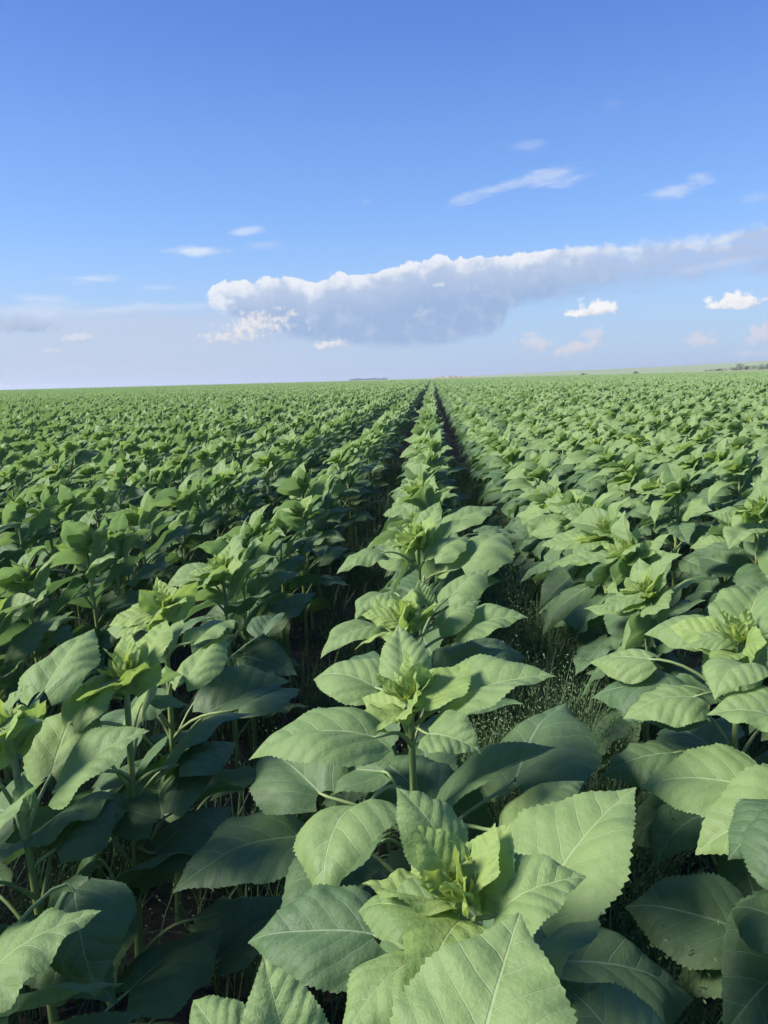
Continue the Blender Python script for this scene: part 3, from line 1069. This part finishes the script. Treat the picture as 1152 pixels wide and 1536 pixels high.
for key, (foot, crown, label, leaves) in HERO.items():
    loc = Vector((foot[0], foot[1], 0))
    C = Vector(crown) - loc
    f = stem_curve(C.z, Vector((C.x, C.y, 0)), Vector((0.004, 0.006, 0)))
    P0 = plan_plant(random.Random(sum(ord(c) * 7 for c in key)), C.z)
    LV = []
    pts2 = []
    for (bx_, by_, bz, tx, ty, tz, age, wd, roll, kw) in leaves:
        Bp = at(bx_, by_, bz) - loc
        Tp = at(tx, ty, tz) - loc
        d = Tp - Bp
        L = d.length
        n = Matrix.Rotation(R(roll), 3, d.normalized()) @ Vector((-0.32, -0.16, 0.93))
        if kw is None:
            me = LEAVES['hi', 'young'][hr.randrange(8)]
        else:
            k2 = rand_leaf_kw(hr)
            k2['ratio'] = 0.41
            k2['twist'] = hr.uniform(-.15, .15)
            k2.update(kw)
            k2['fold'] = k2['fold'] + 0.3
            k2['cup'] = k2['cup'] + 0.3
            k2['droop'] = k2['droop'] + 15
            k2['teeth'] = 0.042
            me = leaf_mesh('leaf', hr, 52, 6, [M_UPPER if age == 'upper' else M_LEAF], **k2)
        rad = math.hypot(Bp.x - C.x * .8, Bp.y - C.y * .8)
        az_ = max(0.12, min(C.z - 0.015, Bp.z - 0.5 * rad - 0.01))
        LV.append((f(az_ / C.z), Bp, d, n, L, wd, age, me))
        pts2.append((math.atan2(Bp.y, Bp.x), Bp.z))
        if L > 0.29:
            print('LONG', key, bx_, by_, round(L, 3))
    # unseen and lower leaves fill the rest of the plant
    extra = []
    for q in P0[2]:
        a = math.atan2(q[1].y, q[1].x)
        # keep clear of the hand-set leaves near the crown and of the viewer's side
        if q[1].z > 0.62 and (q[1].z > 0.88 or any(abs(zz - q[1].z) < 0.2 and abs((a - aa + math.pi) % (2 * math.pi) - math.pi) < 0.25 for aa, zz in pts2)):
            continue
        dl = f(q[0].z / C.z) - P0[0](q[0].z / C.z)
        extra.append((q[0] + dl, q[1] + dl, *q[2:]))
    LVx = LV + extra
    dl = f(1.0) - P0[0](1.0)
    YLh = [(q[0] + dl, *q[1:]) for q in (P0[3] if key not in ('N', 'A', 'B', 'R') else P0[3][4:])]
    build_plant((f, C.z, LVx, YLh), loc, label, 'sunflowers in the foreground rows', True)
    used.append((round((foot[0] - PX0) / DX), foot[1]))
    n_ind += 1

# ------------------------------------------------------------------ the rest of the crop
spots = []
rp = random.Random(17)
for k in range(-70, 71):
    y = 0.3 + rp.uniform(0, SP)
    off = rp.uniform(-0.02, 0.02)
    while y < 46:
        x = PX0 + DX * k + rp.gauss(0, 0.022) + off
        ok = abs(math.atan2(x, y + 2.2) + YAW) < R(35) or (x > -6 and x < 3 and y < 6)
        ok = ok and (rp.random() > 0.05 or k == 0)
        if ok and math.hypot(x, y) > 0.75 and not any(u[0] == k and abs(u[1] - y) < 0.30 for u in used):
            spots.append((k, x, y))
        y += SP * rp.uniform(.72, 1.28)


def in_frame(x, y):
    for z in (0.55, 0.9, 1.05):
        for dx in (-0.12, 0, 0.12):
            q = px((x + dx, y, z))
            if q and 0 < q[0] < 1152 and q[1] < 1536:
                return True
    return False


vis = sorted([s for s in spots if in_frame(s[1], s[2])], key=lambda s: math.hypot(s[1], s[2]))
n_more = 300 - n_ind
indiv = vis[:n_more]
iset = set(indiv)
rest = [s for s in spots if s not in iset]

ORD = ['first', 'second', 'third', 'fourth', 'fifth', 'sixth', 'seventh', 'eighth', 'ninth', 'tenth', 'eleventh', 'twelfth', 'thirteenth', 'fourteenth', 'fifteenth']


def nth(i):
    return '%d%s' % (i, 'th' if 10 <= i % 100 <= 20 else {1: 'st', 2: 'nd', 3: 'rd'}.get(i % 10, 'th'))


byrow = {}
for s in indiv:
    byrow.setdefault(s[0], []).append(s)
heroes_in = {}
for u in used:
    heroes_in.setdefault(u[0], []).append(u[1])
heroes_in[1] = [y for y in heroes_in[1] if y < 2.3]
for k, L in byrow.items():
    L.sort(key=lambda s: s[2])
    for s in L:
        i = 1 + sum(1 for q in L if q[2] < s[2]) + sum(1 for q in heroes_in.get(k, []) if q < s[2])
        if k == 0:
            lab = 'leafy sunflower, %s plant from the viewer in the centre row' % nth(i)
        else:
            lab = 'leafy sunflower, %s from the viewer in the %s row %s of the centre row' % (nth(i), ORD[abs(k) - 1], 'right' if k > 0 else 'left')
        dist = math.hypot(s[1], s[2])
        rq = random.Random(int(s[1] * 1000) * 7 + int(s[2] * 1000))
        P = plan_plant(rq, min(1.0, max(.78, rq.gauss(.915, .04))), 18 if dist < 7 else 16)
        build_plant(P, Vector((s[1], s[2], 0)), lab, 'sunflowers in rows', dist < 5.0)


# ------------------------------------------------------------------ far crop: one mass, instanced
def joined_plant(rs, nl, nw, nleaf, loc=Vector((0, 0, 0)), acc=None, stem=True, h=None, big=1.0, ny=8):
    V, Fc, FM, UV = acc
    f, h, LV, YL = plan_plant(rs, h or rs.uniform(.86, .98), nleaf)
    items = [(q[1], q[2], q[3], q[4] * big, q[5], 0 if q[6] == 'mature' else 1) for q in LV] + [(q[0], q[1], q[2], q[3] * big, .8, 2) for q in YL[:ny]]
    for (Bp, d, n, L, wd, mi) in items:
        kw = rand_leaf_kw(rs)
        v, fc, uv = leaf_geo(rs, nl, nw, teeth=0.0, **kw)
        M4 = Matrix.Translation(loc + Bp) @ (frame(d, n) @ Matrix.Diagonal((L * wd, L, L))).to_4x4()
        b = len(V)
        V += [M4 @ Vector(p) for p in v]
        UV += uv
        for q in fc:
            Fc.append(tuple(i + b for i in q))
            FM.append(mi)
    if stem:
        b = len(V)
        nf0 = len(Fc)
        tube(V, Fc, [loc + f(i / 2) for i in range(3)], [0.011, 0.009, 0.007], 5)
        for q in LV:
            tube(V, Fc, [loc + p for p in petiole_pts(q[0], q[1], q[2], 3)], [.0045, .004, .003], 3, False)
        UV += [(0, 0)] * (len(V) - b)
        FM += [3] * (len(Fc) - nf0)


def far_mesh(name, acc):
    V, Fc, FM, UV = acc
    return mesh(name, V, Fc, [MATS['mid', 'mature'], MATS['mid', 'upper'], MATS['mid', 'young'], M_STEM], fm=FM, uvs=UV)


def gn_scatter(o, coll, name):
    """instances of the collection's members on the object's points"""
    ng = bpy.data.node_groups.new(name, 'GeometryNodeTree')
    ng.interface.new_socket('Geometry', in_out='INPUT', socket_type='NodeSocketGeometry')
    ng.interface.new_socket('Geometry', in_out='OUTPUT', socket_type='NodeSocketGeometry')
    n, l = ng.nodes, ng.links
    gi, go = n.new('NodeGroupInput'), n.new('NodeGroupOutput')
    ci = n.new('GeometryNodeCollectionInfo')
    ci.inputs['Collection'].default_value = coll
    ci.inputs['Separate Children'].default_value = True
    ci.inputs['Reset Children'].default_value = True
    ip = n.new('GeometryNodeInstanceOnPoints')
    ip.inputs['Pick Instance'].default_value = True

    def at_(nm, t):
        q = n.new('GeometryNodeInputNamedAttribute')
        q.data_type = t
        q.inputs[0].default_value = nm
        return q.outputs[0]
    l.new(gi.outputs[0], ip.inputs['Points'])
    l.new(ci.outputs[0], ip.inputs['Instance'])
    l.new(at_('vidx', 'INT'), ip.inputs['Instance Index'])
    e2r = n.new('FunctionNodeEulerToRotation')
    l.new(at_('rot', 'FLOAT_VECTOR'), e2r.inputs[0])
    l.new(e2r.outputs[0], ip.inputs['Rotation'])
    l.new(at_('scl', 'FLOAT_VECTOR'), ip.inputs['Scale'])
    l.new(ip.outputs[0], go.inputs[0])
    md = o.modifiers.new(name, 'NODES')
    md.node_group = ng


def scatter(name, pts, protos, label, cat):
    """pts: (x, y, z, variant, rotz, scale, zscale)"""
    coll = bpy.data.collections.new(name + '_kinds')
    for i, me in enumerate(protos):
        coll.objects.link(bpy.data.objects.new('%s_kind_%02d' % (name, i), me))
    me = bpy.data.meshes.new(name)
    me.from_pydata([p[:3] for p in pts], [], [])
    a = me.attributes.new('vidx', 'INT', 'POINT')
    a.data.foreach_set('value', [p[3] for p in pts])
    a = me.attributes.new('rot', 'FLOAT_VECTOR', 'POINT')
    a.data.foreach_set('vector', [c for p in pts for c in (0.0, 0.0, p[4])])
    a = me.attributes.new('scl', 'FLOAT_VECTOR', 'POINT')
    a.data.foreach_set('vector', [c for p in pts for c in (p[5], p[5], p[6])])
    o = obj(name, me)
    gn_scatter(o, coll, name)
    return tag(o, label, cat, kind='stuff')


rs = random.Random(55)
protos = []
for i in range(10):
    acc = ([], [], [], [])
    joined_plant(rs, 10, 2, 16, acc=acc)
    protos.append(far_mesh('crop_plant', acc))
pts = [(x, y, 0, rs.randrange(10), rs.uniform(-.45, .45), rs.uniform(.88, 1.06), rs.uniform(.91, 1.05)) for (k, x, y) in rest]
# row pieces farther off
NS = 10
SEG = 6.0
for i in range(8):
    acc = ([], [], [], [])
    for j in range(int(SEG / SP)):
        joined_plant(rs, 4, 1, 11, Vector((rs.gauss(0, .025), (j + rs.random()) * SP, 0)), acc, False, big=1.12, ny=4)
    protos.append(far_mesh('crop_row', acc))
ks = int(FIELD_END * 0.85 / DX)
for k in range(-ks, ks + 1):
    x = PX0 + DX * k
    y = 46.0 - rs.uniform(0, 0.6)
    while y < FIELD_END - 8:
        a = math.atan2(x, y + 12)
        if abs(a + YAW) < R(33):
            pts.append((x, y, 0, NS + rs.randrange(8), 0.0, 1.0, rs.uniform(.94, 1.06)))
        y += SEG
scatter('sunflower_field', pts, protos, 'green sunflower crop running on in rows to the horizon', 'sunflower field')


# ------------------------------------------------------------------ weeds between the rows
def weed_mesh(rs, kind):
    V, Fc, FM = [], [], []
    nb = 34 if kind == 0 else 22
    for i in range(nb):
        a = rs.uniform(0, 6.28)
        L = rs.uniform(.16, .42) * (1 if kind == 0 else .8)
        lean = rs.uniform(.15, .75)
        wdt = rs.uniform(.0025, .0065)
        o = Vector((rs.gauss(0, .05), rs.gauss(0, .05), -0.02))
        s = Vector((-math.sin(a), math.cos(a), 0))
        b = len(V)
        P = []
        for j in range(5):
            t = j / 4
            p = o + Vector((math.cos(a), math.sin(a), 0)) * (L * lean * t * t) + Vector((0, 0, L * (t - .35 * lean * t * t)))
            P.append(p)
            ww = wdt * (1 - t * .92)
            V += [p - s * ww, p + s * ww]
        for j in range(4):
            q = b + j * 2
            Fc.append((q, q + 1, q + 3, q + 2))
            FM.append(0)
        if kind == 0 and i % 3 == 0:         # open seed panicle
            tipd = (P[-1] - P[-2]).normalized()
            for m_ in range(16):
                c = P[-1] + tipd * rs.uniform(-.10, .04) + Vector((rs.gauss(0, .022), rs.gauss(0, .022), rs.gauss(0, .016)))
                A = Vector((rs.gauss(0, 1), rs.gauss(0, 1), rs.gauss(0, 1))).normalized()
                Bv = A.orthogonal().normalized()
                q = len(V)
                V += [c - A * .005, c + Bv * .0016, c + A * .005, c - Bv * .0016]
                Fc.append((q, q + 1, q + 2, q + 3))
                FM.append(1)
    return mesh('weed', V, Fc, [M_WEED, M_SEED], fm=FM)


wk = [weed_mesh(rs, 0) for _ in range(4)] + [weed_mesh(rs, 1) for _ in range(2)]
wp = []
for i in range(11000):
    y = rs.uniform(0.3, 13)
    x = rs.uniform(-7, 7)
    if abs(math.atan2(x, y + 1.5) + YAW) > R(33):
        continue
    g = (x - PX0) / DX
    fr = abs(g - round(g))                   # 0.5 midway between rows
    dens = 0.25 + 0.75 * min(1, max(0, (fr - .15) / .3))
    if 0 < x < DX and y < 6:
        dens *= 1.0
    else:
        dens *= 0.7
    if rs.random() < dens:
        wp.append((x, y, 0, rs.randrange(6), rs.uniform(0, 6.28), rs.uniform(.8, 1.3), rs.uniform(.8, 1.35)))
for i in range(380):                         # the overgrown gap right of the centre row
    wp.append((rs.uniform(.18, .55), rs.uniform(.9, 5.5), 0, rs.randrange(4), rs.uniform(0, 6.28), rs.uniform(.9, 1.3), rs.uniform(1.1, 1.75)))
scatter('weed_grass', wp, wk, 'fine weedy grass with pale seed heads between the crop rows', 'grass')

# ------------------------------------------------------------------ thin summer haze over the plain
HZR, HZT = 5200.0, 24.0
m, k, out = new_mat('haze')
pv = k.node('ShaderNodeVolumePrincipled')
pv.inputs['Color'].default_value = (0.80, 0.88, 1.0, 1)
pv.inputs['Density'].default_value = 0.00040
pv.inputs['Anisotropy'].default_value = 0.2
k.l.new(pv.outputs[0], out.inputs['Volume'])
V = [(x * HZR, y, z) for z in (-14.0, HZT) for (x, y) in ((-1, -HZR), (1, -HZR), (1, HZR), (-1, HZR))]
tag(obj('haze', mesh('haze', V, [(0, 3, 2, 1), (4, 5, 6, 7), (0, 1, 5, 4), (1, 2, 6, 5), (2, 3, 7, 6), (3, 0, 4, 7)], [m], smooth=False)), kind='stuff')
